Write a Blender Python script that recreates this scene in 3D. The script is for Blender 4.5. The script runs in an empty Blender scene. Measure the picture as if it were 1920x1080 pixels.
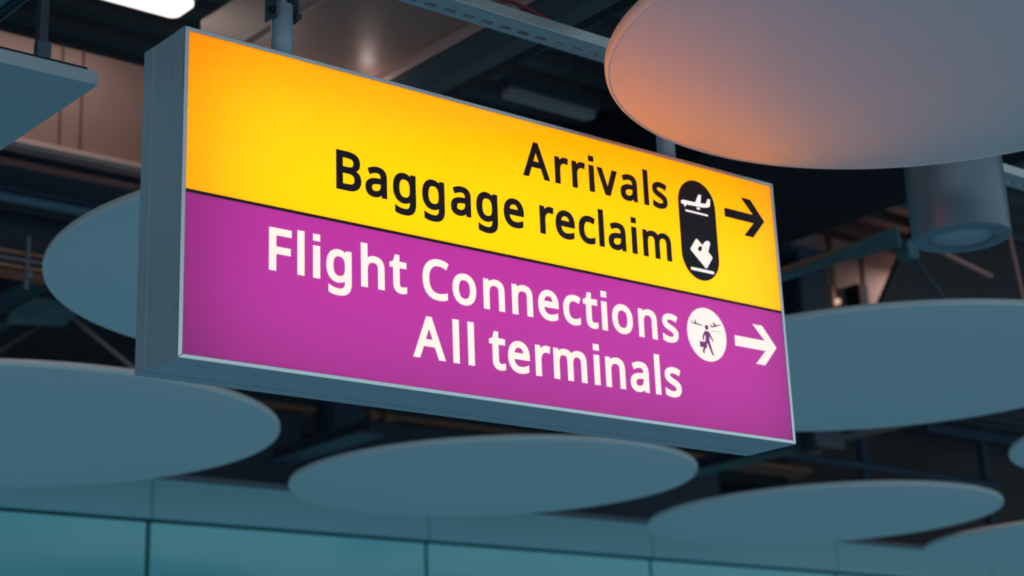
import bpy, bmesh, math
from mathutils import Vector, Matrix

# ------------------------------------------------------------------ camera
SC = bpy.context.scene
COL = SC.collection
PI = math.pi
YAW, PITCH, ROLL = 0.7294, 0.3378, -0.0499
CAM = Vector((-2.4599, -4.3763, 1.5084))
fw = Vector((math.sin(YAW)*math.cos(PITCH), math.cos(YAW)*math.cos(PITCH), math.sin(PITCH)))
rt0 = Vector((math.cos(YAW), -math.sin(YAW), 0)); up0 = rt0.cross(fw)
rt = rt0*math.cos(ROLL) + up0*math.sin(ROLL); up = up0*math.cos(ROLL) - rt0*math.sin(ROLL)
cd = bpy.data.cameras.new('camera'); cam = bpy.data.objects.new('camera', cd); COL.objects.link(cam)
M3 = Matrix((rt, up, -fw)).transposed()
cam.matrix_world = Matrix.Translation(CAM) @ M3.to_4x4()
cd.sensor_width = 36; cd.lens = 64.49; cd.shift_x = -94.3/1920; cd.shift_y = -190.8/1920
cd.clip_start = 0.05; cd.clip_end = 200
cd.dof.use_dof = True; cd.dof.focus_distance = 5.75; cd.dof.aperture_fstop = 2.5
SC.camera = cam

# ------------------------------------------------------------------ world: daylight from the glazed front of the hall, teal floor glow below
W = bpy.data.worlds.new('hall_daylight'); SC.world = W; W.use_nodes = True
nt = W.node_tree; nt.nodes.clear()
def N(t, **k):
    n = nt.nodes.new(t)
    for a, b in k.items(): setattr(n, a, b)
    return n
tc = N('ShaderNodeTexCoord'); sx = N('ShaderNodeSeparateXYZ'); nt.links.new(tc.outputs['Generated'], sx.inputs[0])
def ramp(stops):
    r = N('ShaderNodeValToRGB'); e = r.color_ramp.elements
    for i, (z, c) in enumerate(stops):
        p = (z+1)/2
        q = e[i] if i < 2 else e.new(p)
        q.position = p; q.color = (*c, 1)
    mp = N('ShaderNodeMapRange'); mp.inputs[1].default_value = -1; mp.inputs[2].default_value = 1
    nt.links.new(sx.outputs[2], mp.inputs[0]); nt.links.new(mp.outputs[0], r.inputs[0])
    return r
front = ramp([(-1, (.06,.145,.205)), (1, (.03,.025,.025)), (-.12, (.105,.22,.30)), (-.02, (.17,.29,.36)), (.1, (.62,.82,.87)),
              (.21, (.64,.83,.88)), (.35, (.24,.31,.37)), (.46, (.085,.11,.145)), (.7, (.05,.05,.06))])
back = ramp([(-1, (.06,.145,.205)), (1, (.03,.025,.025)), (-.5, (.062,.15,.21)), (-.25, (.03,.065,.09)), (.1, (.03,.05,.065)), (.4, (.04,.05,.06))])
my = N('ShaderNodeMapRange'); my.inputs[1].default_value = .25; my.inputs[2].default_value = -.35
nt.links.new(sx.outputs[1], my.inputs[0])
mx = N('ShaderNodeMixRGB'); nt.links.new(my.outputs[0], mx.inputs[0]); nt.links.new(back.outputs[0], mx.inputs[1]); nt.links.new(front.outputs[0], mx.inputs[2])
bg = N('ShaderNodeBackground'); bg.inputs[1].default_value = 1.0
wo = N('ShaderNodeOutputWorld'); nt.links.new(mx.outputs[0], bg.inputs[0]); nt.links.new(bg.outputs[0], wo.inputs[0])

vs = SC.view_settings
SC.display_settings.display_device = 'sRGB'
vs.view_transform = 'Standard'; vs.look = 'None'; vs.exposure = 0; vs.gamma = 1; vs.use_curve_mapping = False

# ------------------------------------------------------------------ materials
def mat(name, base, rough=.6, metal=0, emit=None, estr=1, noise=0, nscale=20, spec=.5, bump=0):
    m = bpy.data.materials.new(name); m.use_nodes = True
    n = m.node_tree.nodes; L = m.node_tree.links; b = n['Principled BSDF']
    b.inputs['Base Color'].default_value = (*base, 1); b.inputs['Roughness'].default_value = rough
    b.inputs['Metallic'].default_value = metal; b.inputs['Specular IOR Level'].default_value = spec
    if emit: b.inputs['Emission Color'].default_value = (*emit, 1); b.inputs['Emission Strength'].default_value = estr
    if noise or bump:
        t = n.new('ShaderNodeTexCoord'); z = n.new('ShaderNodeTexNoise'); z.inputs['Scale'].default_value = nscale; z.inputs['Detail'].default_value = 5
        L.new(t.outputs['Object'], z.inputs['Vector'])
        if noise:
            x = n.new('ShaderNodeMixRGB')
            x.inputs[1].default_value = (*[c*(1-noise) for c in base], 1); x.inputs[2].default_value = (*[min(1, c*(1+noise)) for c in base], 1)
            L.new(z.outputs[0], x.inputs[0]); L.new(x.outputs[0], b.inputs['Base Color'])
        if bump:
            u = n.new('ShaderNodeBump'); u.inputs['Strength'].default_value = bump; u.inputs['Distance'].default_value = .002
            L.new(z.outputs[0], u.inputs['Height']); L.new(u.outputs[0], b.inputs['Normal'])
    return m
def acrylic(name, trans, diff):
    m = bpy.data.materials.new(name); m.use_nodes = True
    n = m.node_tree.nodes; L = m.node_tree.links; n.clear()
    t = n.new('ShaderNodeBsdfTranslucent'); t.inputs[0].default_value = (*trans, 1)
    d = n.new('ShaderNodeBsdfDiffuse'); d.inputs[0].default_value = (*diff, 1)
    a = n.new('ShaderNodeAddShader'); L.new(t.outputs[0], a.inputs[0]); L.new(d.outputs[0], a.inputs[1])
    g = n.new('ShaderNodeBsdfGlossy'); g.inputs['Roughness'].default_value = .22
    fr = n.new('ShaderNodeFresnel'); fr.inputs[0].default_value = 1.36
    x = n.new('ShaderNodeMixShader'); o = n.new('ShaderNodeOutputMaterial')
    L.new(fr.outputs[0], x.inputs[0]); L.new(a.outputs[0], x.inputs[1]); L.new(g.outputs[0], x.inputs[2]); L.new(x.outputs[0], o.inputs[0])
    return m
def glow(name, c, s):
    m = bpy.data.materials.new(name); m.use_nodes = True
    n = m.node_tree.nodes; L = m.node_tree.links; n.clear()
    e = n.new('ShaderNodeEmission'); e.inputs[0].default_value = (*c, 1); e.inputs[1].default_value = s
    o = n.new('ShaderNodeOutputMaterial'); L.new(e.outputs[0], o.inputs[0]); return m

M = dict(
    alu=mat('anodised_aluminium', (.60,.64,.70), .45, .35, noise=.04, nscale=30),
    lip=mat('aluminium_face_trim', (.78,.82,.86), .28, .85),
    yellow=acrylic('yellow_backlit_acrylic', (.73,.385,.002), (.06,.04,.0)),
    violet=acrylic('violet_backlit_acrylic', (.315,.075,.262), (.05,.035,.06)),
    ink=mat('dark_vinyl', (.020,.021,.031), .45, spec=.35),
    white=glow('backlit_cream_letters', (1,.905,.81), 1.03),
    cream=glow('backlit_white_disc', (1,.92,.85), 1.02),
    violetink=mat('violet_print', (.13,.025,.13), .5, emit=(.16,.03,.15), estr=1),
    board=mat('white_reflector', (.90,.90,.90), .8),
    pole=mat('grey_painted_pole', (.40,.47,.57), .42, .1),
    galv=mat('galvanised_steel', (.55,.59,.62), .33, .95, noise=.22, nscale=90, bump=.2),
    galvd=mat('dull_galvanised_steel', (.10,.14,.165), .5, .3, noise=.2, nscale=60),
    steel=mat('dark_painted_steel', (.055,.063,.085), .5, noise=.15, nscale=8),
    navy=mat('navy_painted_steel', (.085,.11,.16), .5, noise=.15, nscale=8),
    teal=mat('teal_painted_steel', (.12,.25,.29), .55, noise=.35, nscale=12),
    tealpipe=mat('blue_grey_pipe', (.12,.22,.30), .5),
    bolt=mat('dark_bolt', (.03,.035,.045), .4, .6),
    disc=mat('white_raft_plaster', (.80,.80,.80), .62, noise=.015, nscale=2, spec=.3),
    greypanel=mat('pale_grey_panel', (.50,.53,.57), .5),
    rim=mat('white_raft_edge', (.82,.80,.80), .5, spec=.35),
    red=mat('red_cable_sheath', (.28,.025,.04), .5),
    duct=mat('brown_coated_duct', (.37,.235,.195), .42, noise=.10, nscale=2.5),
    pink=mat('pale_flange', (.66,.46,.42), .5),
    tray=mat('copper_brown_tray', (.52,.22,.13), .6, noise=.25, nscale=10),
    dbrown=mat('dark_brown_panel', (.16,.10,.09), .6, noise=.15, nscale=3),
    deck=mat('dark_roof_deck', (.09,.07,.072), .55, noise=.3, nscale=1.2),
    void=mat('unlit_back_wall', (.075,.07,.08), .8, noise=.3, nscale=.7),
    glass=mat('teal_back_painted_glass', (.32,.88,.90), .18, noise=.05, nscale=1.2, spec=.6),
    fascia=mat('teal_grey_fascia', (.37,.70,.76), .35, noise=.04, nscale=1),
    gap=mat('dark_joint', (.02,.03,.035), .8),
    ledge=mat('grey_wall_capping', (.22,.22,.26), .6),
    lamp=glow('lit_diffuser', (1,.93,.88), 1.6),
    lampoff=mat('unlit_diffuser', (.42,.33,.31), .5),
    glint=glow('warm_painted_glint', (1,.66,.48), .75),  # emission painted in for a bright highlight, not a lamp
    lens=mat('frosted_lens', (.40,.44,.47), .5),
    can=mat('grey_can_paint', (.21,.25,.30), .42, .4),
    conduit=mat('brownish_rod_paint', (.42,.36,.36), .5),
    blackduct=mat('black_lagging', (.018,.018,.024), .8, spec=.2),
    salmon=mat('salmon_as_warm_lit', (.72,.33,.27), .5),  # warm light on the rods and beam flange put into the colour
    brass=mat("brass_fitting", (.80,.52,.30), .35, .5),
)

# ------------------------------------------------------------------ mesh helpers
def thing(name, loc, label=None, cat=None, group=None):
    o = bpy.data.objects.new(name, None); COL.objects.link(o); o.location = loc; o.empty_display_size = .05
    if label: tag(o, label, cat, group)
    return o
def tag(o, label=None, cat=None, group=None, kind=None):
    if label: o['label'] = label
    if cat: o['category'] = cat
    if group: o['group'] = group
    if kind: o['kind'] = kind
    return o
def world_loc(o):
    v = Vector((0,0,0))
    while o: v += Vector(o.location); o = o.parent
    return v
class MB:
    """collects shapes in world coordinates; build() links them as one mesh object"""
    def __init__(s): s.b = bmesh.new()
    def face(s, pts):
        return s.b.faces.new([s.b.verts.new(p) for p in pts])
    def box(s, x0, x1, y0, y1, z0, z1):
        v = [s.b.verts.new(p) for p in ((x0,y0,z0),(x1,y0,z0),(x1,y1,z0),(x0,y1,z0),(x0,y0,z1),(x1,y0,z1),(x1,y1,z1),(x0,y1,z1))]
        for f in ((3,2,1,0),(4,5,6,7),(0,1,5,4),(1,2,6,5),(2,3,7,6),(3,0,4,7)): s.b.faces.new([v[i] for i in f])
        return s
    def tube(s, pts, r, n=14):
        pts = [Vector(p) for p in pts]; rings = []
        for i, p in enumerate(pts):
            d = (pts[min(i+1, len(pts)-1)] - pts[max(i-1, 0)]).normalized()
            a = d.cross(Vector((0,0,1)) if abs(d.z) < .9 else Vector((1,0,0))).normalized(); c = d.cross(a)
            rings.append([s.b.verts.new(p + a*r*math.cos(t*2*PI/n) + c*r*math.sin(t*2*PI/n)) for t in range(n)])
        for A, B in zip(rings, rings[1:]):
            for t in range(n):
                f = s.b.faces.new([A[t], A[(t+1) % n], B[(t+1) % n], B[t]]); f.smooth = True
        s.b.faces.new(rings[0][::-1]); s.b.faces.new(rings[-1])
        return s
    def lathe(s, c, prof, n=96, cap=True):
        """prof: (r, z) from below to above, around vertical axis at c"""
        rings = []
        for r, z in prof:
            if r < 1e-6: rings.append([s.b.verts.new((c[0], c[1], c[2]+z))])
            else: rings.append([s.b.verts.new((c[0]+r*math.cos(2*PI*t/n), c[1]+r*math.sin(2*PI*t/n), c[2]+z)) for t in range(n)])
        for A, B in zip(rings, rings[1:]):
            for t in range(n):
                u = (t+1) % n
                if len(A) == 1: q = [A[0], B[u], B[t]]
                elif len(B) == 1: q = [A[t], A[u], B[0]]
                else: q = [A[t], A[u], B[u], B[t]]
                f = s.b.faces.new(q); f.smooth = True
        return s
    def prism(s, pts, d):
        """extrude polygon pts (3-D) by vector d"""
        d = Vector(d); A = [s.b.verts.new(p) for p in pts]; B = [s.b.verts.new(Vector(p)+d) for p in pts]
        s.b.faces.new(A); s.b.faces.new(B[::-1])
        n = len(A)
        for i in range(n): s.b.faces.new([A[i], B[i], B[(i+1) % n], A[(i+1) % n]])
        return s
    def flat(s, loops, mtx, t):
        """filled 2-D outline with holes, thickness t, placed by matrix (local x, y in plane)"""
        cu = bpy.data.curves.new('outline', 'CURVE'); cu.dimensions = '2D'; cu.fill_mode = 'BOTH'; cu.extrude = t/2
        for lp in loops:
            sp = cu.splines.new('POLY'); sp.points.add(len(lp)-1); sp.use_cyclic_u = True
            for p, q in zip(sp.points, lp): p.co = (q[0], q[1], 0, 1)
        o = bpy.data.objects.new('outline', cu); COL.objects.link(o)
        dg = bpy.context.evaluated_depsgraph_get()
        me = bpy.data.meshes.new_from_object(o.evaluated_get(dg)); me.transform(mtx)
        s.b.from_mesh(me)
        bpy.data.objects.remove(o); bpy.data.curves.remove(cu); bpy.data.meshes.remove(me)
        return s
    def build(s, name, m, parent=None, bevel=0, segs=2, label=None, cat=None, group=None, kind=None, origin=None):
        bmesh.ops.recalc_face_normals(s.b, faces=s.b.faces)
        if parent: off = world_loc(parent)
        elif origin: off = Vector(origin)
        else:
            vv = [v.co for v in s.b.verts]
            off = Vector([(min(v[i] for v in vv)+max(v[i] for v in vv))/2 for i in range(3)])
        bmesh.ops.translate(s.b, verts=s.b.verts, vec=-off)
        me = bpy.data.meshes.new(name); s.b.to_mesh(me); s.b.free(); me.materials.append(m)
        o = bpy.data.objects.new(name, me); COL.objects.link(o)
        if parent: o.parent = parent
        else: o.location = off
        if bevel:
            b = o.modifiers.new('bevel', 'BEVEL'); b.width = bevel; b.segments = segs; b.limit_method = 'ANGLE'; b.angle_limit = .7
        return tag(o, label, cat, group, kind)
def copy_tree(o, parent=None):
    c = o.copy(); COL.objects.link(c); c.parent = parent
    for ch in list(o.children): copy_tree(ch, c)
    return c
def slot(cx, cy, L, w, along, n=6):
    """stadium outline"""
    r = w/2; h = L/2-r; pts = []
    for k in range(n+1): a = -PI/2+PI*k/n; pts.append((h+r*math.cos(a), r*math.sin(a)))
    for k in range(n+1): a = PI/2+PI*k/n; pts.append((-h+r*math.cos(a), r*math.sin(a)))
    return [(cx+(x if along == 'x' else y), cy+(y if along == 'x' else x)) for x, y in pts]
def slotted_channel(axis, a0, a1, b0, b1, z, h, pitch, phase, slot_b, L, w, t=.0025):
    """open-topped perforated channel along X or Y: slotted base plate and two side walls"""
    m = MB(); hol = []; k = math.ceil((a0+.03-phase)/pitch); p = phase+k*pitch
    while p < a1-.03: hol.append((p, slot_b)); p += pitch
    if axis == 'x':
        lp = [[(a0,b0),(a1,b0),(a1,b1),(a0,b1)]] + [slot(p, q, L, w, 'x') for p, q in hol]
        m.box(a0, a1, b0, b0+t, z+t, z+h); m.box(a0, a1, b1-t, b1, z+t, z+h)
        m.box(a0, a1, b0+t, b0+.012, z+h-t, z+h); m.box(a0, a1, b1-.012, b1-t, z+h-t, z+h)
    else:
        lp = [[(b0,a0),(b1,a0),(b1,a1),(b0,a1)]] + [slot(q, p, L, w, 'y') for p, q in hol]
        m.box(b0, b0+t, a0, a1, z+t, z+h); m.box(b1-t, b1, a0, a1, z+t, z+h)
        m.box(b0+t, b0+.012, a0, a1, z+h-t, z+h); m.box(b1-.012, b1-t, a0, a1, z+h-t, z+h)
    m.flat(lp, Matrix.Translation((0,0,z+t/2)), t)
    return m

# ------------------------------------------------------------------ setting: teal wall, dark wall behind the void, roof deck
WY = 9.124                                   # face of the teal glass wall
m = MB(); m.box(-4, 24, WY+.05, WY+.30, 0, 4.395)
wall = m.build('wall_back', M['gap'], kind='structure')
P = 2.82; x = 4.905-3*P
while x < 22:
    MB().box(x+.022, x+P-.022, WY, WY+.06, 1.2, 4.045).build('glass_panel', M['glass'], wall, bevel=.004)
    MB().box(x+.006, x+P-.006, WY-.05, WY+.06, 4.072, 4.398).build('fascia_panel', M['fascia'], wall, bevel=.004)
    x += P
MB().box(-4, 24, WY-.06, WY+.32, 4.402, 4.445).build('trim_1', M['ledge'], kind='structure')
MB().box(-6, 34, 15.6, 15.9, 0, 6.6).build('wall_far', M['void'], kind='structure')
m = MB()
m.box(-8, 34, -3, 15.9, 6.62, 6.75)
y = -2.9
while y < 15.6:                              # ribs of the profiled deck run along X
    m.prism([(-8,y,6.62),(-8,y+.05,6.53),(-8,y+.17,6.53),(-8,y+.22,6.62)], (42,0,0)); y += .33
m.build('ceiling', M['deck'], kind='structure')

# ------------------------------------------------------------------ the sign
SW, SD, SH, Z0 = 2.5186, .2395, 1.0, 2.787
sign = thing('wayfinding_sign', (SW/2, SD/2, Z0), 'large backlit yellow and violet arrivals and flight connections sign hanging on two poles', 'sign')
def ring(m, y0, y1, w, ins=0):
    x0, x1, z0, z1 = ins, SW-ins, Z0+ins, Z0+SH-ins
    m.box(x0, x0+w, y0, y1, z0+w, z1-w); m.box(x1-w, x1, y0, y1, z0+w, z1-w)
    m.box(x0, x1, y0, y1, z0, z0+w); m.box(x0, x1, y0, y1, z1-w, z1)
    return m
ring(MB(), .004, .0550, .013).build('front_frame', M['alu'], sign)
ring(MB(), .0590, .1850, .010, .0006).build('casing', M['alu'], sign)
ring(MB(), .1890, SD, .013).build('rear_frame', M['alu'], sign)
ring(MB(), .0545, .0595, .007, .005).build('front_seam', M['bolt'], sign)
ring(MB(), .1845, .1895, .007, .005).build('rear_seam', M['bolt'], sign)
MB().box(.010, SW-.010, .222, .234, Z0+.01, Z0+SH-.01).build('back_plate', M['board'], sign)
ln = MB()                                    # white liner of the light box
ln.box(.0128, .0140, .006, .220, Z0+.014, Z0+SH-.014); ln.box(SW-.0140, SW-.0128, .006, .220, Z0+.014, Z0+SH-.014)
ln.box(.014, SW-.014, .006, .220, Z0+.0128, Z0+.0140); ln.box(.014, SW-.014, .006, .220, Z0+SH-.0140, Z0+SH-.0128)
ln.build('reflector_liner', M['board'], sign)
ft = MB()                                    # mitred face trim around the panels
w = .0135; y0, y1 = -.004, .004
A = [(0,0),(SW,0),(SW,SH),(0,SH)]; B = [(w,w),(SW-w,w),(SW-w,SH-w),(w,SH-w)]
for i in range(4):
    j = (i+1) % 4
    ft.prism([(A[i][0],y0,Z0+A[i][1]),(A[j][0],y0,Z0+A[j][1]),(B[j][0],y0,Z0+B[j][1]),(B[i][0],y0,Z0+B[i][1])], (0,y1-y0,0))
ft.build('face_trim', M['lip'], sign, bevel=.0015)
for yb in (.057, .187): MB().box(-.0012, .0008, yb-.0012, yb+.0012, Z0+.004, Z0+SH-.004).build('edge_bead', M['lip'], sign)
DZ = .4935
yel = MB().box(.0125, SW-.0125, .0, .003, Z0+DZ+.0025, Z0+SH-.0125).build('yellow_panel', M['yellow'], sign)
vio = MB().box(.0125, SW-.0125, .0, .003, Z0+.0125, Z0+DZ-.0025).build('violet_panel', M['violet'], sign)
MB().box(.0125, SW-.0125, -.001, .004, Z0+DZ-.0042, Z0+DZ+.0042).build('divider_strip', M['ink'], sign)
# the backlight: a diffuse light board inside the box, facing the panels
ld = bpy.data.lights.new('backlight_board', 'AREA'); ld.shape = 'RECTANGLE'; ld.size = 2.40; ld.size_y = .87; ld.energy = 59.0; ld.color = (1,1,1)
lo = bpy.data.objects.new('backlight_board', ld); COL.objects.link(lo); lo.parent = sign
lo.location = Vector((SW/2+.03, .205, Z0+.475)) - Vector(sign.location); lo.rotation_euler = (-PI/2, 0, 0)

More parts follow.
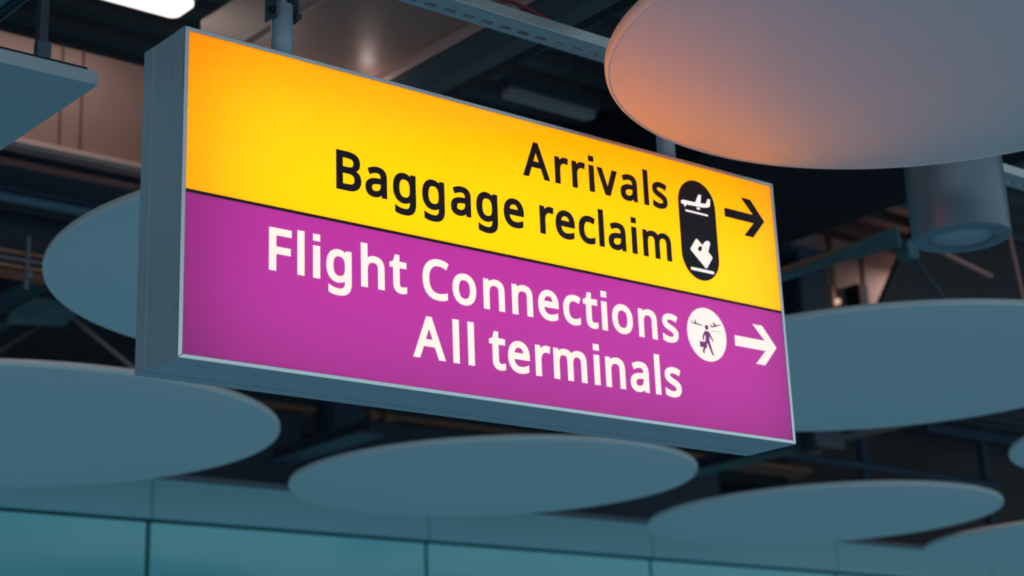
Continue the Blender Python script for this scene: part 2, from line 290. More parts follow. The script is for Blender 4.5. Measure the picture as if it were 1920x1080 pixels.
GL = {"A":[[[204,0,0,0,625,1605],[1249,3210,1874,4815,2055,4815],[2236,4815,2418,4815,3040,3210],[3662,1605,4285,0,4077,0],[3868,0,3660,0,3468,495],[3275,989,3083,1484,2449,1484],[1816,1484,1182,1484,992,989],[801,495,611,0,407,0]],[[1565,2505,1383,2021,1889,2021],[2395,2021,2901,2021,2722,2505],[2543,2989,2364,3472,2351,3508],[2328,3573,2297,3667,2266,3761],[2235,3858,2206,3959,2177,4060],[2154,4137,2136,4191,2104,4052],[2069,3916,2028,3784,1988,3652],[1954,3548,1927,3472,1746,2989]]],"a":[[[1748,-67,1444,-67,1117,-67],[846,19,631,191,416,364],[309,634,309,1001,309,1359],[450,1635,732,1830,1014,2025],[1448,2131,2035,2149,2239,2156],[2442,2163,2646,2169,2646,2241],[2646,2313,2646,2384,2646,2684],[2581,2892,2451,3009,2321,3125],[2138,3183,1901,3183,1713,3183],[1533,3155,1363,3099,1193,3043],[1034,2980,887,2908,826,3056],[766,3203,705,3351,862,3436],[1048,3509,1263,3570,1478,3630],[1701,3660,1934,3660,2373,3660],[2698,3564,2908,3371,3118,3179],[3224,2872,3224,2451,3224,1634],[3224,817,3224,0,3080,0],[2937,0,2794,0,2756,170],[2718,340,2680,510,2671,510],[2662,510,2653,510,2496,313],[2332,168,2159,74,1987,-20]],[[1386,410,1578,410,1883,410],[2136,494,2337,662,2539,829],[2639,1088,2639,1437,2639,1545],[2639,1652,2639,1760,2463,1753],[2286,1746,2109,1739,1661,1722],[1351,1650,1179,1525,1006,1399],[920,1222,920,994,920,792],[982,645,1105,551,1228,457]]],"r":[[[768,0,571,0,571,1200],[571,2400,571,3600,732,3600],[893,3600,1054,3600,1077,3380],[1099,3161,1122,2942,1131,2942],[1139,2942,1148,2942,1265,3139],[1415,3309,1598,3452,1782,3595],[1999,3667,2250,3667,2317,3667],[2390,3664,2468,3657,2546,3650],[2615,3640,2673,3627,2648,3445],[2624,3264,2599,3083,2541,3096],[2477,3107,2408,3116,2338,3125],[2272,3130,2210,3130,2026,3130],[1854,3079,1692,2979,1531,2878],[1403,2737,1306,2555,1210,2374],[1162,2163,1162,1921,1162,1281],[1162,640,1162,0,965,0]]],"v":[[[1589,0,1363,0,909,1200],[454,2400,0,3600,210,3600],[421,3600,631,3600,887,2892],[1142,2185,1397,1478,1433,1379],[1471,1269,1511,1148,1551,1028],[1587,912,1619,803,1650,693],[1672,600,1686,524,1695,524],[1704,524,1713,524,1730,600],[1756,694,1790,806,1823,918],[1861,1034,1904,1155,1946,1276],[1983,1383,2015,1478,2270,2185],[2525,2892,2780,3600,2991,3600],[3201,3600,3412,3600,2955,2400],[2498,1200,2042,0,1816,0]]],"s":[[[1916,-67,1478,-67,1227,-67],[1011,-47,829,-7,648,34],[488,90,349,161,349,340],[349,519,349,698,493,627],[666,561,870,500,1073,440],[1281,410,1491,410,1791,410],[2008,458,2142,554,2277,650],[2344,779,2344,940,2344,1030],[2319,1110,2270,1182,2221,1254],[2132,1325,2005,1397,1877,1469],[1694,1548,1457,1639,1225,1728],[1025,1818,860,1907,694,1997],[566,2104,477,2230,387,2355],[343,2516,343,2713,343,3018],[467,3253,715,3418,964,3584],[1289,3667,1692,3667,1912,3667],[2117,3646,2307,3603,2497,3561],[2675,3501,2841,3425,2774,3268],[2707,3112,2639,2955,2487,3018],[2328,3071,2163,3116,1997,3161],[1827,3183,1652,3183,1410,3183],[1226,3144,1098,3066,970,2987],[907,2881,907,2747,907,2648],[936,2564,994,2495,1052,2426],[1150,2358,1286,2293,1423,2229],[1604,2147,1833,2062,2062,1977],[2257,1888,2418,1797,2579,1705],[2702,1596,2787,1471,2872,1345],[2915,1186,2915,994,2915,645],[2785,381,2525,201,2266,22]]],"B":[[[1213,0,651,0,651,1598],[651,3197,651,4795,1108,4795],[1565,4795,2021,4795,2621,4795],[3075,4707,3381,4530,3688,4353],[3842,4045,3842,3606,3842,3324],[3763,3090,3606,2905,3450,2719],[3224,2599,2928,2545,2928,2534],[2928,2523,2928,2512,3130,2480],[3312,2422,3475,2337,3639,2252],[3768,2131,3862,1974,3956,1818],[4003,1614,4003,1363,4003,929],[3854,593,3556,356,3258,119],[2852,0,2337,0,1775,0]],[[1256,3262,1256,2754,1551,2754],[1847,2754,2142,2754,2554,2754],[2836,2820,2989,2952,3141,3084],[3217,3280,3217,3539,3217,3803],[3124,3993,2938,4107,2752,4221],[2456,4278,2048,4278,1784,4278],[1520,4278,1256,4278,1256,3770]],[[1256,1090,1256,510,1578,510],[1901,510,2223,510,2648,510],[2944,593,3109,759,3275,925],[3358,1142,3358,1410,3358,1661],[3272,1864,3099,2018,2927,2173],[2619,2250,2176,2250,1869,2250],[1563,2250,1256,2250,1256,1670]]],"g":[[[2498,-1612,1948,-1612,1419,-1612],[987,-1536,651,-1383,651,-1202],[651,-1021,651,-839,1005,-1028],[1448,-1122,1981,-1122,2290,-1122],[2533,-1031,2710,-850,2887,-668],[2975,-421,2975,-107,2975,-60],[2975,-13,2975,34,2975,87],[2977,165,2982,265,2986,366],[2991,437,2995,477,2986,477],[2977,477,2968,477,2727,114],[2355,-67,1854,-67,1388,-67],[1024,96,762,423,500,750],[369,1207,369,1793,369,2366],[500,2822,762,3160,1024,3498],[1386,3667,1847,3667,2084,3667],[2298,3622,2488,3533,2679,3443],[2841,3306,2975,3123,2986,3123],[2998,3123,3009,3123,3036,3282],[3062,3441,3089,3600,3246,3600],[3403,3600,3559,3600,3559,2380],[3559,1160,3559,-60,3559,-575],[3428,-963,3167,-1222,2905,-1482]],[[1627,416,1941,416,2304,416],[2568,514,2733,709,2899,903],[2982,1218,2982,1652,2982,1699],[2982,1746,2982,1793,2982,2286],[2897,2638,2727,2851,2557,3064],[2290,3170,1927,3170,1627,3170],[1395,3050,1229,2811,1063,2571],[981,2230,981,1786,981,1343],[1062,1004,1226,769,1389,534]]],"e":[[[2348,-67,2102,-67,1762,-67],[1461,2,1199,141,937,280],[733,487,588,762,442,1038],[369,1375,369,1773,369,2167],[435,2505,567,2787,700,3069],[885,3286,1125,3439,1364,3591],[1643,3667,1961,3667,2270,3667],[2535,3600,2757,3465,2979,3331],[3149,3142,3267,2898,3386,2654],[3445,2368,3445,2042,3445,1923],[3445,1804,3445,1686,2624,1686],[1802,1686,981,1686,989,1278],[1094,968,1293,756,1492,543],[1771,437,2129,437,2357,437],[2560,458,2737,500,2914,543],[3096,604,3284,685,3284,513],[3284,340,3284,168,3101,87],[2919,28,2740,-10,2561,-48]],[[1025,2478,994,2156,1605,2156],[2216,2156,2827,2156,2827,2460],[2757,2708,2616,2898,2475,3088],[2254,3183,1954,3183,1672,3183],[1450,3093,1286,2911,1123,2730]]],"c":[[[2221,-67,2015,-67,1697,-67],[1414,-2,1165,128,917,257],[722,459,581,732,440,1005],[369,1354,369,1780,369,2223],[443,2583,591,2861,739,3139],[939,3342,1192,3472,1445,3602],[1733,3667,2055,3667,2239,3667],[2415,3648,2586,3610,2756,3572],[2895,3526,3002,3472,2942,3309],[2881,3145,2821,2982,2713,3022],[2588,3060,2445,3096,2301,3132],[2167,3150,2042,3150,1334,3150],[981,2695,981,1786,981,1352],[1067,1020,1239,789,1411,559],[1668,443,2008,443,2205,443],[2379,463,2529,504,2679,544],[2816,593,2942,651,2942,477],[2942,302,2942,128,2821,65],[2687,17,2542,-17,2396,-50]]],"m":[[[768,0,571,0,571,1200],[571,2400,571,3600,730,3600],[889,3600,1048,3600,1077,3436],[1106,3273,1135,3109,1146,3109],[1157,3109,1169,3109,1281,3298],[1432,3437,1622,3529,1812,3621],[2015,3667,2230,3667,2794,3667],[3161,3465,3331,3062,3342,3062],[3353,3062,3365,3062,3486,3268],[3650,3421,3858,3519,4066,3618],[4287,3667,4520,3667,4927,3667],[5232,3563,5433,3355,5635,3146],[5735,2809,5735,2344,5735,1563],[5735,781,5735,0,5541,0],[5346,0,5151,0,5151,772],[5151,1545,5151,2317,5151,2886],[4907,3170,4419,3170,4070,3170],[3820,3069,3670,2868,3520,2666],[3445,2373,3445,1988,3445,1325],[3445,663,3445,0,3251,0],[3056,0,2861,0,2861,772],[2861,1545,2861,2317,2861,2886],[2615,3170,2122,3170,1760,3170],[1509,3058,1370,2834,1231,2610],[1162,2288,1162,1867,1162,1245],[1162,622,1162,0,965,0]]],"F":[[[853,0,651,0,651,1598],[651,3197,651,4795,1545,4795],[2438,4795,3331,4795,3331,4618],[3331,4441,3331,4265,2639,4265],[1948,4265,1256,4265,1256,3698],[1256,3132,1256,2565,1905,2565],[2554,2565,3203,2565,3203,2389],[3203,2212,3203,2035,2554,2035],[1905,2035,1256,2035,1256,1357],[1256,678,1256,0,1054,0]]],"h":[[[768,0,571,0,571,1701],[571,3403,571,5104,768,5104],[965,5104,1162,5104,1162,4605],[1162,4106,1162,3606,1162,3427],[1151,3259,1128,3103,1142,3103],[1155,3103,1169,3103,1285,3286],[1443,3425,1642,3519,1841,3613],[2057,3660,2290,3660,2729,3660],[3058,3556,3277,3348,3497,3140],[3606,2805,3606,2344,3606,1563],[3606,781,3606,0,3412,0],[3217,0,3022,0,3022,768],[3022,1536,3022,2304,3022,2881],[2754,3170,2216,3170,1813,3170],[1537,3057,1387,2831,1237,2605],[1162,2281,1162,1860,1162,1240],[1162,620,1162,0,965,0]]],"t":[[[1780,-67,1672,-67,1484,-67],[1311,-35,1152,30,993,95],[864,208,766,369,667,531],[618,757,618,1048,618,1746],[618,2445,618,3143,448,3143],[278,3143,107,3143,107,3237],[107,3331,107,3425,280,3503],[452,3582,625,3660,703,3915],[781,4171,860,4426,976,4426],[1092,4426,1209,4426,1209,4150],[1209,3875,1209,3600,1556,3600],[1903,3600,2250,3600,2250,3448],[2250,3295,2250,3143,1903,3143],[1556,3143,1209,3143,1209,2449],[1209,1755,1209,1061,1209,842],[1261,679,1367,574,1472,469],[1607,416,1773,416,1863,416],[1954,424,2048,440,2142,456],[2218,472,2277,490,2277,340],[2277,190,2277,40,2214,9],[2124,-17,2008,-37,1892,-57]]],"C":[[[2877,-67,2612,-67,2124,-67],[1717,34,1390,235,1063,437],[818,723,655,1095,491,1466],[410,1903,410,2404,410,2888],[498,3314,675,3684,852,4053],[1113,4342,1457,4550,1802,4758],[2221,4862,2713,4862,3219,4862],[3660,4768,4036,4580,3956,4410],[3875,4240,3794,4070,3647,4137],[3482,4197,3301,4251,3120,4305],[2921,4332,2707,4332,2192,4332],[1786,4159,1491,3815,1195,3470],[1048,2998,1048,2398,1048,1802],[1185,1331,1461,984,1736,637],[2149,463,2700,463,2910,463],[3109,481,3298,517,3486,553],[3669,598,3848,651,3848,477],[3848,302,3848,128,3669,60],[3484,11,3294,-20,3104,-51]]],"o":[[[2536,-67,2021,-67,1704,-67],[1420,6,1172,151,923,297],[728,509,584,789,441,1069],[369,1408,369,1807,369,2402],[519,2861,819,3183,1119,3506],[1527,3667,2042,3667,2368,3667],[2656,3594,2905,3449,3153,3303],[3348,3093,3489,2817,3630,2542],[3700,2205,3700,1807,3700,1211],[3549,750,3247,423,2945,96]],[[1668,423,2035,423,2398,423],[2664,547,2834,796,3004,1044],[3089,1381,3089,1807,3089,2232],[3004,2565,2834,2807,2664,3049],[2395,3170,2028,3170,1661,3170],[1395,3049,1229,2807,1063,2565],[981,2232,981,1807,981,1381],[1064,1044,1232,796,1400,547]]],"n":[[[768,0,571,0,571,1200],[571,2400,571,3600,730,3600],[889,3600,1048,3600,1077,3436],[1106,3273,1135,3109,1146,3109],[1157,3109,1169,3109,1285,3298],[1446,3437,1652,3529,1858,3621],[2075,3667,2304,3667,2733,3667],[3058,3563,3277,3355,3497,3146],[3606,2809,3606,2344,3606,1563],[3606,781,3606,0,3412,0],[3217,0,3022,0,3022,768],[3022,1536,3022,2304,3022,2881],[2754,3170,2216,3170,1818,3170],[1542,3058,1390,2834,1238,2610],[1162,2288,1162,1867,1162,1245],[1162,622,1162,0,965,0]]]}
def sample(sp, n=7):
    pts = []
    for i in range(len(sp)):
        a = sp[i]; b = sp[(i+1) % len(sp)]
        p0, p1, p2, p3 = (a[2],a[3]), (a[4],a[5]), (b[0],b[1]), (b[2],b[3])
        dx, dy = p3[0]-p0[0], p3[1]-p0[1]; L = math.hypot(dx, dy) or 1
        straight = max(abs((q[0]-p0[0])*dy-(q[1]-p0[1])*dx)/L for q in (p1, p2)) < 6
        for k in range(1 if straight else n):
            t = k/n; u = 1-t
            q = tuple(u**3*p0[j]+3*u*u*t*p1[j]+3*u*t*t*p2[j]+t**3*p3[j] for j in (0, 1))
            if not pts or math.hypot(q[0]-pts[-1][0], q[1]-pts[-1][1]) > 4: pts.append(q)
    if math.hypot(pts[0][0]-pts[-1][0], pts[0][1]-pts[-1][1]) < 4: pts.pop()
    return [(x/1e4, y/1e4) for x, y in pts]
def area(p): return sum(p[i-1][0]*p[i][1]-p[i][0]*p[i-1][1] for i in range(len(p)))/2
def grow(p, o, sgn):
    out = []; n = len(p)
    for i in range(n):
        a, b, c = p[i-1], p[i], p[(i+1) % n]
        d1 = Vector((b[0]-a[0], b[1]-a[1])).normalized(); d2 = Vector((c[0]-b[0], c[1]-b[1])).normalized()
        n1 = Vector((d1.y, -d1.x))*sgn; n2 = Vector((d2.y, -d2.x))*sgn
        k = max(1+n1.dot(n2), .45)
        v = (n1+n2)/k*o
        out.append((b[0]+v.x, b[1]+v.y))
    return out
def untangle(p):
    """cut off the small fold-back loops that growing leaves in tight inner corners"""
    def side(a, b, c): return (b[0]-a[0])*(c[1]-a[1])-(b[1]-a[1])*(c[0]-a[0])
    again = True
    while again:
        again = False; n = len(p)
        for i in range(n):
            for d in range(2, min(16, n-2)):
                a, b, c, e = p[i], p[(i+1) % n], p[(i+d) % n], p[(i+d+1) % n]
                s1, s2, s3, s4 = side(a, b, c), side(a, b, e), side(c, e, a), side(c, e, b)
                if s1*s2 < 0 and s3*s4 < 0:
                    t = s3/(s3-s4); q = (a[0]+(b[0]-a[0])*t, a[1]+(b[1]-a[1])*t)
                    gone = {(i+1+k) % n for k in range(d)}
                    p = [v for k, v in enumerate(p) if k not in gone or k == (i+1) % n]
                    p[p.index(b)] = q; again = True; break
            if again: break
    return p
def glyph(ch, x, base, f):
    """outlines of one letter with its left edge at x and its feet at base"""
    s, o = .248*f, .0044*f
    if ch == 'l': return [[(x,base),(x+.0236*f,base),(x+.0236*f,base+.134*f),(x,base+.134*f)]]
    if ch == 'i':
        wd = .0238*f
        return [[(x,base),(x+wd,base),(x+wd,base+.098*f),(x,base+.098*f)], [(x-.0003,base+.112*f),(x+wd+.0003,base+.112*f),(x+wd+.0003,base+.133*f),(x-.0003,base+.133*f)]]
    lps = [sample(sp) for sp in GL[ch]]
    big = max(lps, key=lambda p: abs(area(p))); sgn = 1 if area(big) > 0 else -1
    xm = min(q[0] for q in big)
    return [untangle([(x+o+q[0]-xm*s, base+o+q[1]) for q in grow([(a*s, b*s) for a, b in lp], o, sgn)]) for lp in lps]
SMX = Matrix.Translation((0,0,Z0)) @ Matrix.Rotation(PI/2, 4, 'X')      # sign plane: x right, y up
def at_depth(y): return Matrix.Translation((0,y,0)) @ SMX
def lettering(words, base, f, m, parent):
    for spec in words:
        mb = MB()
        for ch, x in spec: mb.flat(glyph(ch, x, base, f), at_depth(-.0012), .0016)
        mb.build('lettering', m, parent)
lettering([[('A',1.281),('r',1.421),('r',1.4985),('i',1.5765),('v',1.615),('a',1.7225),('l',1.8345),('s',1.878)]], .7895, .99, M['ink'], yel)
lettering([[('B',.530),('a',.638),('g',.7427),('g',.8563),('a',.9700),('g',1.0742),('e',1.1886)], [('r',1.3435),('e',1.4129),('c',1.5166),('l',1.608),
           ('a',1.6518),('i',1.7622),('m',1.8155)]], .597, 1.0, M['ink'], yel)
lettering([[('F',.2925),('l',.3905),('i',.4455),('g',.4925),('h',.618),('t',.7244)], [('C',.8501),('o',.9673),('n',1.0915),('n',1.2095),('e',1.3202),
           ('c',1.4286),('t',1.5171),('i',1.6),('o',1.6478),('n',1.7697),('s',1.8835)]], .3005, 1.03, M['white'], vio)
lettering([[('A',.810),('l',.9625),('l',1.0222)], [('t',1.1072),('e',1.1839),('r',1.2979),('m',1.3755),('i',1.552),('n',1.6037),('a',1.7162),('l',1.8313),
           ('s',1.8789)]], .107, 1.05, M['white'], vio)
def shape(loops, name, m, parent, y=-.0012, t=.0016):
    return MB().flat(loops, at_depth(y), t).build(name, m, parent)
def arrow(cx0, tip, cz, c):
    tx = tip
    return [[(cx0,cz+c*.0168),(tx-.0597,cz+c*.0168),(tx-.118,cz+.0745),(tx-.0682,cz+.0745),(tx,cz-.0002),(tx-.0685,cz-.0735),(tx-.1155,cz-.0735),(tx-.0597,cz-c*.0168),(cx0,cz-c*.0168)]]
shape(arrow(2.2425, 2.4545, .8365, 1.0), 'arrow', M['ink'], yel)
shape(arrow(2.243, 2.4605, .351, 1.14), 'arrow', M['white'], vio)
cap = shape([slot(2.0985, .7405, .378, .188, 'y', 28)], 'pictogram_plaque', M['ink'], sign)
Y2 = -.0026
def circ(cx, cy, rx, ry=None, n=40): return [(cx+rx*math.cos(2*PI*k/n), cy+(ry or rx)*math.sin(2*PI*k/n)) for k in range(n)]
pl = MB()
pl.flat([[(2.0168,.8338),(2.0185,.8390),(2.0240,.8425),(2.0315,.8437),(2.0903,.8446),(2.1095,.8786),(2.1235,.8789),(2.117,.8468),(2.1445,.8486),(2.1562,.8699),
          (2.1685,.8707),(2.1662,.8455),(2.1610,.8395),(2.1529,.8365),(2.13,.8317),(2.0850,.8300),(2.0230,.8270),(2.0180,.8300)]], at_depth(Y2), .0014)
for c in (2.0362, 2.0996, 2.1075): pl.flat([circ(c, .8235, .0045, n=20)], at_depth(Y2), .0014)
pl.flat([[(2.0367,.8087),(2.1511,.8087),(2.1511,.8015),(2.0367,.8015)]], at_depth(Y2), .0014)
pl.build('landing_aeroplane', M['cream'], cap)
def rounded(pts, r, n=5):
    out = []
    for i in range(len(pts)):
        a, b, c = Vector(pts[i-1]), Vector(pts[i]), Vector(pts[(i+1) % len(pts)])
        p = b+(a-b).normalized()*r; q = b+(c-b).normalized()*r
        for k in range(n+1): t = k/n; out.append(tuple((1-t)**2*p+2*t*(1-t)*b+t*t*q))
    return out
su = MB()
su.flat([rounded([(2.0822,.7075),(2.0462,.6605),(2.1232,.5972),(2.1600,.6470)], .007), [(2.0957,.6805),(2.1075,.6797),(2.1078,.6703),(2.0953,.6570),(2.0845,.6665)]], at_depth(Y2), .0014)
su.flat([rounded([(2.1115,.6870),(2.1227,.6990),(2.1361,.7070),(2.1486,.7048),(2.1508,.6940),(2.1440,.6834),(2.1407,.6713),(2.1385,.6640),(2.1290,.6640)], .003, 3),
         [(2.1165,.6845),(2.1190,.6850),(2.1330,.6735),(2.1305,.6715)]], at_depth(Y2-.0006), .0014)
su.flat([rounded([(2.0436,.5942),(2.1605,.5942),(2.1605,.5830),(2.0436,.5830)], .004)], at_depth(Y2), .0014)
su.build('suitcase_on_belt', M['cream'], cap)
dsc = shape([circ(2.1007, .3525, .0975, n=72)], 'pictogram_disc', M['cream'], sign)
ps = MB()
ps.flat([circ(2.1004, .3784, .0083, .0090, 24)], at_depth(Y2), .0014)
ps.flat([[(2.0895,.364),(2.1095,.3641),(2.1130,.3590),(2.1309,.3304),(2.1282,.3295),(2.1100,.3492),(2.1092,.3315),(2.1241,.2837),(2.1306,.281),(2.1295,.2795),(2.1193,.2804),
          (2.0995,.3221),(2.0951,.3175),(2.0946,.3027),(2.0883,.3024),(2.0795,.2886),(2.0832,.2819),(2.0815,.2812),(2.0719,.2863),(2.0781,.3032),(2.0615,.3032),(2.0609,.3229),
          (2.0876,.3238),(2.0914,.3319),(2.0915,.3513),(2.0830,.3441),(2.0825,.3293),(2.0788,.3288),(2.0763,.3433)]], at_depth(Y2), .0014)
ps.build('walking_traveller', M['violetink'], dsc)
pa = MB(); pa.flat([[(2.0228,.3946),(2.0250,.3885),(2.0300,.3850),(2.0366,.3836),(2.0779,.3810),(2.0784,.3841),(2.0505,.3872),(2.0440,.3988),(2.0404,.3984),(2.0438,.3870),(2.0314,.3872),(2.0268,.3905),(2.0250,.3950)]], at_depth(Y2), .0014)
pa.build('small_aeroplane', M['violetink'], dsc)
pb = MB(); pb.flat([[(2.1178,.3924),(2.1210,.3860),(2.1250,.3832),(2.1328,.3830),(2.1738,.3966),(2.1735,.3993),(2.1495,.3932),(2.1372,.4016),(2.1332,.4004),(2.1392,.3904),(2.1275,.3868),(2.1235,.3885),(2.1200,.3930)]], at_depth(Y2), .0014)
pb.flat([[(2.1246,.3702),(2.1658,.3702),(2.1658,.3692),(2.1246,.3692)]], at_depth(Y2), .0014)
pb.build('small_aeroplane', M['violetink'], dsc)
# poles the sign hangs on, with the clamp cheeks and rods that hold them to the strut above
for px in (.418, 2.094):
    pole = MB().tube([(px,.13,Z0+SH-.01),(px,.13,4.012)], .0345, 32).build('hanging_pole', M['pole'], sign)
    MB().lathe((px,.13,Z0+SH), [(.0345,0),(.048,.0),(.048,.006),(.0345,.006)], 32).build('pole_collar', M['alu'], pole)
    for s in (-1, 1):
        b = MB(); xx = px+s*.0385
        b.box(min(xx,xx+s*.004), max(xx,xx+s*.004), .095, .165, 3.958, 4.222)
        b.build('clamp_cheek', M['galvd'], pole, bevel=.001)
        MB().tube([(xx+s*.003,.112,3.982),(xx+s*.016,.112,3.982)], .011, 6).build('bolt', M['bolt'], pole)
    MB().tube([(px,.13,4.01),(px,.13,4.226)], .012, 12).build('threaded_rod', M['alu'], pole)

# ------------------------------------------------------------------ round ceiling rafts
def raft(cx, cy, z, R, th, label, hanger=None):
    t = thing('ceiling_raft', (cx,cy,z), label, 'ceiling panel', 'round white ceiling rafts')
    c = (cx, cy, z)
    MB().lathe(c, [(0,.0015),(R*.5,.0012),(R-.019,.001),(R-.015,.003)], 160).build('raft_panel', M['disc'], t)
    k = []
    k += [(R-.015,.003),(R-.0135,.0005),(R-.011,-.0015)]
    for i in range(1, 9): a = i/8*PI/2; k.append((R-.011+.011*math.sin(a), th*.45-.0015-(th*.45)*math.cos(a)))
    k += [(R, th*.75), (R-.006, th), (R-.03, th+.002), (0, th+.004)]
    MB().lathe(c, k, 160).build('raft_edge', M['rim'], t)
    if hanger:
        nx, ny, nz, ends, mats = hanger
        MB().box(nx-.05, nx+.05, ny-.05, ny+.05, nz-.07, nz+.05).build('hanger_node', M['teal'], t, bevel=.01)
        for (ex, ey), mm in zip(ends, mats):
            MB().tube([(nx+(ex-nx)*.02, ny, nz-.02), (ex, ey, z+th)], .016, 10).build('hanger_rod', M[mm], t)
    return t
ZR = 3.958
raft(2.094, -1.119, 3.808, 1.0695, .045, 'big near white ceiling raft glowing orange beside the sign')
raft(2.457, 2.236, ZR, 1.644, .035, 'white ceiling raft half hidden behind the left end of the sign')
raft(5.998, 2.347, ZR, 1.548, .035, 'white ceiling raft right of the sign, below the grey downlight',
     (6.36,2.32,4.80, [(7.31,2.32)], ['navy']))
raft(2.225, 6.232, ZR, 1.759, .04, 'white ceiling raft at the left edge under the lower corner of the sign',
     (2.62,6.12,4.785, [(3.87,6.12),(1.6,5.9)], ['conduit','dbrown']))
raft(6.054, 6.063, ZR, 1.499, .04, 'white ceiling raft below the middle of the sign')
raft(9.739, 6.097, ZR, 1.524, .04, 'white ceiling raft lower right, below the right end of the sign')
raft(13.36, 5.99, ZR, 1.50, .04, 'white ceiling raft cut off by the bottom right corner')
raft(9.774, 2.327, ZR, 1.50, .04, 'white ceiling raft of which only a tip shows at the right edge')

# ------------------------------------------------------------------ rectangular ceiling panel at the left
t = thing('rectangular_ceiling_panel', (-.80,1.15,3.758), 'white rectangular ceiling panel on a slotted post left of the sign', 'ceiling panel')
MB().box(-1.60, -.026, .482, 1.90, 3.758, 3.803).build('panel_board', M['greypanel'], t, bevel=.002)
MB().box(-1.60, -.115, .50, .545, 3.803, 3.818).build('mounting_rail', M['bolt'], t)
MB().box(-.115, -.055, .50, .56, 3.803, 3.818).build('rail_clip', M['bolt'], t)
MB().box(-.176, -.130, .60, .63, 3.815, 3.918).build('post_bracket', M['navy'], t, bevel=.002)
MB().box(-.168, -.139, .61, .64, 3.915, 4.60).build('hanging_post', M['steel'], t)
q = MB(); q.tube([(-.139+.012*math.cos(a)*1.6+.012, .60, 4.0+.006*math.sin(a)) for a in [k/10*2*PI for k in range(11)]], .0012, 6)
q.build('wire_loop', M['bolt'], t)

# ------------------------------------------------------------------ struts around the sign
slotted_channel('x', -1.0, 8.5, .140, .252, 4.228, .042, .0833, 1.324, .215, .050, .019).build('slotted_strut', M['galv'], label='long galvanised slotted strut channel running above the sign', cat='strut')
slotted_channel('y', -1.5, 4.2, 1.858, 1.926, 4.408, .056, .0775, 1.122, 1.896, .040, .019).build('slotted_strut', M['galvd'], label='dark slotted strut crossing above the galvanised channel', cat='strut')
slotted_channel('y', -.6, 3.2, -.212, -.157, 4.108, .045, .0775, .83, -.185, .046, .019).build('slotted_strut', M['teal'], label='teal slotted strut at the top left corner', cat='strut')
m = MB(); m.tube([(-.9+.25*i, .215, 4.2435) for i in range(37)], .0125, 10)
m.build('cable', M['red'], label='red cable lying inside the galvanised strut, seen through its slots', cat='cable')
m = MB(); m.tube([(-1.0,.27,4.41),(.3,.27,4.41),(.9,.27,4.405),(1.18,.27,4.395),(1.30,.27,4.389),(1.40,.27,4.3815),(1.50,.27,4.372),(1.594,.27,4.360),(1.68,.27,4.342),(1.76,.27,4.318),(1.84,.268,4.296),(1.95,.266,4.285),(2.3,.266,4.283),(3.4,.266,4.283)], .0085, 10)
m.build('cable', M['red'], label='red cable sagging down behind the galvanised strut', cat='cable')

# ------------------------------------------------------------------ pendant downlight
t = thing('pendant_downlight', (3.38,-.215,3.658), 'grey cylindrical pendant downlight hanging behind the big near raft', 'light')
c = (3.38, -.215, 3.658)
MB().lathe(c, [(.130,.010),(.130,.0),(.189,.0),(.194,.003),(.196,.009),(.196,.70),(.186,.72),(0,.72)], 80).build('lamp_can', M['can'], t)
MB().lathe(c, [(0,.007),(.130,.007),(.130,.02),(0,.02)], 64).build('lens', M['lens'], t)
MB().tube([(3.38,-.215,4.37),(3.38,-.215,6.52)], .016, 12).build('hanging_rod', M['steel'], t)

# ------------------------------------------------------------------ ducts, beams and luminaires in the void
t = thing('air_duct', (0,4.95,5.21), 'wide brown air duct with vertical seams behind the left end of the sign', 'duct')
MB().box(-3.5, 2.50, 4.624, 4.80, 5.235, 5.868).build('duct_body', M['duct'], t, bevel=.01)
MB().box(-3.5, 2.50, 4.56, 4.63, 5.203, 5.232).build('bottom_flange', M['pink'], t)
for xs in (1.823, 1.95, .6): MB().box(xs-.006, xs+.006, 4.616, 4.626, 5.236, 5.866).build('seam', M['dbrown'], t)
t = thing('air_duct', (2.3,1.0,5.26), 'brown air duct above the sign running away beside the dark beam', 'duct')
MB().box(1.97, 2.765, -2.5, 3.36, 5.275, 5.60).build('duct_body', M['duct'], t, bevel=.03, segs=3)
MB().box(2.725, 2.770, -2.5, 3.36, 5.240, 5.275).build('bottom_flange', M['pink'], t)
t = thing('steel_beam', (2.68,1,5.1), 'dark steel beam above the sign, right of the brown duct', 'beam')
MB().box(2.774, 2.985, -2.5, 8, 5.228, 5.244).build('bottom_flange', M['steel'], t)
MB().box(2.872, 2.888, -2.5, 8, 5.244, 5.40).build('web', M['steel'], t)
MB().box(2.776, 2.985, -2.5, 8, 5.40, 5.416).build('top_flange', M['steel'], t)
BY = 5.224                                   # plane of the services left of the sign
t = thing('steel_beam', (0,BY,5.2), 'navy steel beam with flange tinted as if warmly lit left of the sign', 'beam')
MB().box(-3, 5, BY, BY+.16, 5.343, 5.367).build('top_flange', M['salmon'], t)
MB().box(-3, 5, BY+.06, BY+.10, 5.188, 5.343).build('web', M['navy'], t)
MB().box(-3, 5, BY, BY+.16, 5.172, 5.188).build('lower_flange', M['navy'], t)
MB().tube([(-3,BY+.04,5.398),(5,BY+.04,5.398)], .018, 14).build('pipe', M['navy'], label='thin dark pipe just above the pale beam flange left of the sign', cat='pipe')
MB().tube([(-3,BY+.02,5.135),(5,BY+.02,5.135)], .033, 18).build('pipe', M['tealpipe'], label='blue grey pipe running under the navy beam left of the sign', cat='pipe')
MB().box(-3, 5, BY+.3, BY+.5, 4.86, 5.16).build('cable_duct', M['steel'], label='broad dark grey duct below the blue grey pipe', cat='duct', bevel=.01)
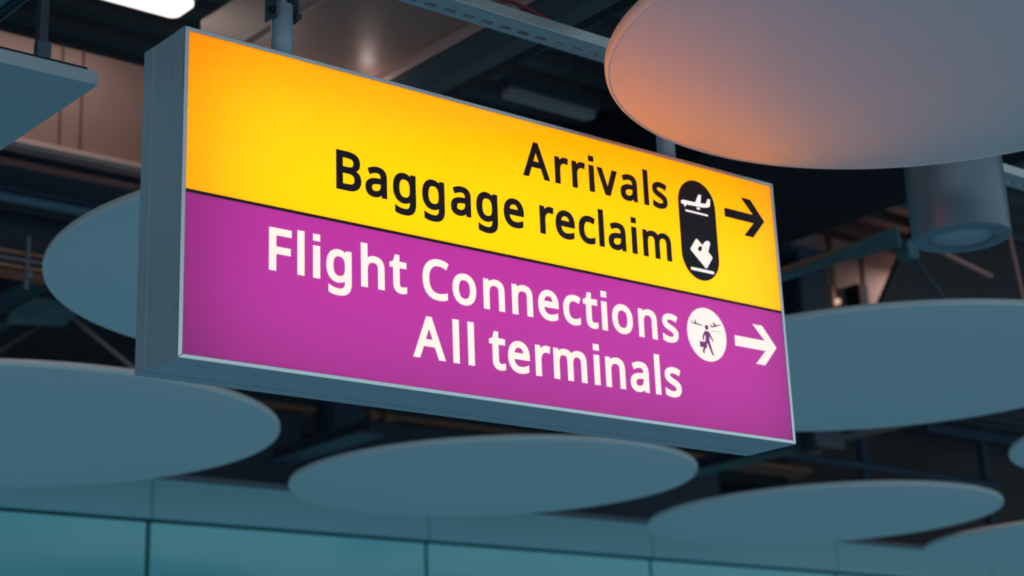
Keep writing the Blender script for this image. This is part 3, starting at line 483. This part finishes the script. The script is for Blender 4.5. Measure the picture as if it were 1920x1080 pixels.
for z, lb in ((4.80, 'upper copper brown cable tray at the left edge of the photo'), (4.715, 'lower copper brown cable tray at the left edge of the photo')):
    m = MB(); m.box(-3, 3.2, BY+.05, BY+.25, z, z+.008)
    m.box(-3, 3.2, BY+.05, BY+.055, z, z+.032); m.box(-3, 3.2, BY+.245, BY+.25, z, z+.032)
    m.build('cable_tray', M['tray'], label=lb, cat='cable tray')
MB().tube([(-3,BY+.03,4.773),(3.2,BY+.03,4.773)], .017, 12).build('pipe', M['ledge'], label='thin grey conduit between the two copper brown trays', cat='pipe')
m = MB(); m.box(1.955, 1.975, BY+.02, BY+.04, 4.60, 4.92); m.box(1.945, 1.985, BY-.01, BY+.05, 4.66, 4.70)
m.build('hanger_strap', M['ledge'], label='vertical grey hanger strap in front of the copper brown trays', cat='bracket')
t = thing('raft_support_beam', (2.45,6.1,4.7), 'teal gusset and dark support beam above the raft at the left edge', 'beam')
MB().prism([(2.22,6.05,4.62),(2.24,6.05,4.70),(2.40,6.05,4.82),(2.52,6.05,4.82),(2.68,6.05,4.74),(2.6,6.05,4.66)], (0,.03,0)).build('gusset_plate', M['teal'], t)
MB().box(2.40, 2.50, 6.08, 9.0, 4.77, 4.81).build('beam', M['steel'], t)
t = thing('raft_support_beam', (6.30,2.4,4.8), 'teal angle beam with gusset right of the sign, left of the downlight', 'beam')
MB().box(6.22, 6.24, 2.30, 7.0, 4.848, 4.864).build('upright_leg', M['teal'], t)
MB().box(6.22, 6.30, 2.30, 7.0, 4.833, 4.848).build('lower_leg', M['teal'], t)
MB().prism([(6.206,2.26,4.775),(6.206,2.26,4.905),(6.206,2.42,4.905),(6.206,2.90,4.866),(6.206,2.90,4.835),(6.206,2.58,4.79)], (.012,0,0)).build('gusset_plate', M['teal'], t)
MB().box(6.215, 6.245, 2.40, 7.0, 4.866, 4.900).build('conduit', M['tray'], t)
for bx, yy0, yy1, lb in ((6.05, 7.6, 9.05, 'dark teal support beam above the middle raft, under the sign'), (9.75, 5.0, 8.9, 'teal support beam seen below the raft right of the sign')):
    m = MB(); m.box(bx-.13, bx+.13, yy0, yy1, 4.60, 4.62); m.box(bx-.01, bx+.01, yy0, yy1, 4.62, 4.74)
    m.build('raft_support_beam', M['steel'], label=lb, cat='beam')
MB().tube([(6.46,2.25,4.83),(6.8,2.27,4.79),(7.157,2.29,4.748)], .018, 10).build('bracing_rod', M['salmon'], label='rod tinted pink as if warmly lit, slanting out below the grey downlight', cat='rod')
MB().tube([(7.43,2.30,5.25),(7.455,2.31,5.05),(7.53,2.32,4.62),(7.55,2.32,4.2)], .014, 10).build('bracing_rod', M['salmon'], label='thin upright rod at the right edge below the grey downlight', cat='rod')
def luminaire(x0, x1, y0, y1, z, lit, label):
    t = thing('ceiling_luminaire', ((x0+x1)/2,(y0+y1)/2,z), label, 'light', 'linear luminaires under the roof deck')  # also used for the added unseen one behind the bulkhead
    MB().box(x0, x1, y0, y1, z+.02, z+.10).build('housing', M['steel'], t, bevel=.01)
    MB().prism([(a, b, z-.015) for a, b in rounded([(x0+.01,y0+.01),(x1-.01,y0+.01),(x1-.01,y1-.01),(x0+.01,y1-.01)], .06, 8)], (0,0,.035)).build('diffuser', M['lamp'] if lit else M['lampoff'], t, bevel=.008)
    for xx in (x0+.15, x1-.15): MB().tube([(xx,(y0+y1)/2,z+.1),(xx,(y0+y1)/2,6.56)], .01, 8).build('hanging_rod', M['steel'], t)
    if lit:
        l = bpy.data.lights.new('lamp_light', 'AREA'); l.shape = 'RECTANGLE'; l.size = (x1-x0)*.95; l.size_y = (y1-y0)*.9; l.energy = lit; l.color = (1,.72,.62)
        o = bpy.data.objects.new('lamp_light', l); COL.objects.link(o); o.parent = t; o.location = (0,0,-.02)
    return t
luminaire(.95, 2.30, 3.93, 4.19, 6.0, 4.6, 'lit white luminaire at the top edge above the left end of the sign')
luminaire(4.55, 5.33, 3.92, 4.06, 6.0, 0, 'unlit luminaire in the dark above the word Arrivals')

# ------------------------------------------------------------------ far structure
XC = 9.18; YC = 5.624
t = thing('steel_column', (XC+.2,YC,4.4), 'dark steel column standing just right of the sign', 'column')
MB().box(XC, XC+.36, YC, YC+.03, 4.45, 6.16).build('flange', M['navy'], t)
MB().box(XC+.16, XC+.20, YC+.03, YC+.27, 4.45, 6.16).build('web', M['navy'], t)
MB().box(XC, XC+.36, YC+.27, YC+.30, 4.45, 6.16).build('flange', M['navy'], t)
MB().box(XC-.1, XC+.40, YC-.02, YC+.32, 6.16, 6.20).build('cap_plate', M['navy'], t)
t = thing('plant_casing', (10,7,5.2), 'pale pinkish plant casing behind the dark column right of the sign', 'duct')
MB().box(8.5, 11.9, 5.96, 6.5, 5.1, 6.528).build('casing', M['pink'], t, bevel=.02)
for xs in (10.02, 10.44, 11.1): MB().box(xs-.012, xs+.012, 5.945, 5.962, 5.12, 6.52).build('seam', M['dbrown'], t)
MB().box(10.16, 10.30, 5.80, 5.9595, 5.50, 6.06).build('dark_gap_block', M['bolt'], label='black block in place of a dark gap in the pale plant casing', cat='box', bevel=.01)  # dark block standing in for the gap between casing panels
MB().box(9.05, 9.12, 5.8, 5.9, 5.2, 6.53).build('drain_pipe', M['dbrown'], label='brown upright pipe between the sign edge and the dark column', cat='pipe')
t = thing('riser_pipe', (9.84,5.8,5.75), 'brass riser pipe with a small glowing bead in place of a glint beside the dark column', 'pipe')
MB().tube([(9.84,5.84,5.2),(9.84,5.84,6.53)], .02, 12).build('riser', M['brass'], t)
MB().lathe((9.84,5.79,5.835), [(0,-.03),(.021,-.021),(.03,0),(.021,.021),(0,.03)], 20).build('glint_bead', M['glint'], t)  # glowing bead standing in for a specular glint on the pipework
MB().tube([(9.79,5.84,5.87),(9.79,5.84,5.98)], .03, 12).build('copper_fitting', M['tray'], t)
m = MB(); m.prism([(10.02,5.12,6.2),(9.40,5.12,5.35),(13.2,5.12,5.35),(13.2,5.12,6.52),(10.3,5.12,6.52)], (0,.06,0))
m.build('sloped_bulkhead', M['dbrown'], label='dark brown bulkhead with slanted left edge above the raft right of the sign', cat='bulkhead')
luminaire(10.9, 12.2, 5.45, 5.65, 6.36, 14, 'added unseen luminaire behind the dark brown bulkhead with slanted edge')  # added out of sight to throw warm light on the pale casing
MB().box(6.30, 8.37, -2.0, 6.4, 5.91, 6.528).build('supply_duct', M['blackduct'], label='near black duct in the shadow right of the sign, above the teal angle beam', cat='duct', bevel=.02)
# plant behind the teal wall
FY = 10.62
MB().box(3.5, 7.36, FY, FY+.6, 0, 5.50).build('plant_cabinet', M['navy'], label='dark blue grey cabinet above the teal wall, left of the slim pillar', cat='cabinet', bevel=.02)
MB().box(7.58, 7.92, FY-.25, FY+.1, 0, 6.53).build('wall_pillar', M['navy'], label='slim blue grey pillar between the two dark cabinets under the sign', cat='column', bevel=.01)
MB().box(8.02, 13.2, FY, FY+.6, 0, 5.53).build('plant_cabinet', M['navy'], label='long dark blue grey cabinet above the teal wall, right of the slim pillar', cat='cabinet', bevel=.02)
for xa, xb, z, lb in ((3.5, 7.5, 5.50, 'dim brown tray on top of the left dark cabinet under the sign'), (8.0, 14.8, 5.53, 'dim brown tray over the long dark cabinet under the sign')):
    m = MB(); m.box(xa, xb, FY-.05, FY+.25, z, z+.01); m.box(xa, xb, FY-.05, FY-.04, z, z+.07); m.box(xa, xb, FY+.24, FY+.25, z, z+.07)
    m.build('cable_tray', M['tray'], label=lb, cat='cable tray')
for xb, lb in ((8.10, 'left of two small copper coloured boxes by the slim pillar'), (8.30, 'right of two small copper coloured boxes by the slim pillar')):
    MB().box(xb, xb+.10, FY-.11, FY-.05, 5.50, 5.60).build('junction_box', M['tray'], label=lb, cat='box', bevel=.008)
MB().tube([(11.8,FY-.049,5.76),(18.6,FY-.049,5.70)], .05, 14).build('pipe', M['navy'], label='blue grey pipe crossing below the lower right corner of the sign', cat='pipe')
MB().box(15.2, 27, FY+.7, FY+.9, 0, 6.5).build('plant_screen', M['dbrown'], label='dark brown screen behind the two slim posts at the right', cat='screen')
for px, za, lb in ((15.92, 6.5, 'slim post under the raft right of the sign'), (18.5, 6.5, 'slim post near the right edge of the photo')):
    MB().box(px-.05, px+.05, FY, FY+.1, 0, za).build('steel_post', M['navy'], label=lb, cat='post')
MB().box(17.2, 24, FY-.07, FY-.001, 6.30, 6.42).build('rail', M['navy'], label='dark rail joining the slim posts at the right edge', cat='rail')
# added unseen lamps that warm the brown duct, behind the top of the sign
t = thing('added_duct_light', (2.70,2.96,5.06), 'small added unseen warm lamp under the edge of the brown duct beside the dark beam', 'light')
MB().lathe((2.70,2.96,5.06), [(0,0),(.04,0),(.05,.02),(.05,.05),(.045,.05),(.04,.03),(0,.03)], 24).build('added_lamp_body', M['bolt'], t)
MB().box(2.745, 2.755, 2.95, 2.97, 5.08, 5.2395).build('bracket', M['bolt'], t)  # bracket of the added lamp
l = bpy.data.lights.new('lamp_light', 'SPOT'); l.energy = .8; l.color = (1,.76,.68); l.spot_size = 2.4; l.spot_blend = .9; l.shadow_soft_size = .03  # light of the small added lamp
o = bpy.data.objects.new('lamp_light', l); COL.objects.link(o); o.parent = t; o.location = (.02,-.05,.07); o.rotation_euler = (PI+.75, 0, 0)
t = thing('added_duct_light', (2.2,3.30,4.78), 'long added unseen warm lamp below the end of the brown duct', 'light')  # second added lamp, brightens the duct underside from out of sight
MB().box(1.85, 2.55, 3.25, 3.35, 4.74, 4.78).build('added_lamp_body', M['bolt'], t)
for xx in (1.99, 2.45): MB().tube([(xx,3.33,4.78),(xx,3.33,5.274)], .006, 8).build('hanging_rod', M['bolt'], t)
l = bpy.data.lights.new('lamp_light', 'AREA'); l.shape = 'RECTANGLE'; l.size = .66; l.size_y = .08; l.energy = 1.5; l.color = (1,.72,.62)  # light of the long added lamp
o = bpy.data.objects.new('lamp_light', l); COL.objects.link(o); o.parent = t; o.location = (0,0,.012); o.rotation_euler = (PI+.45, 0, 0)
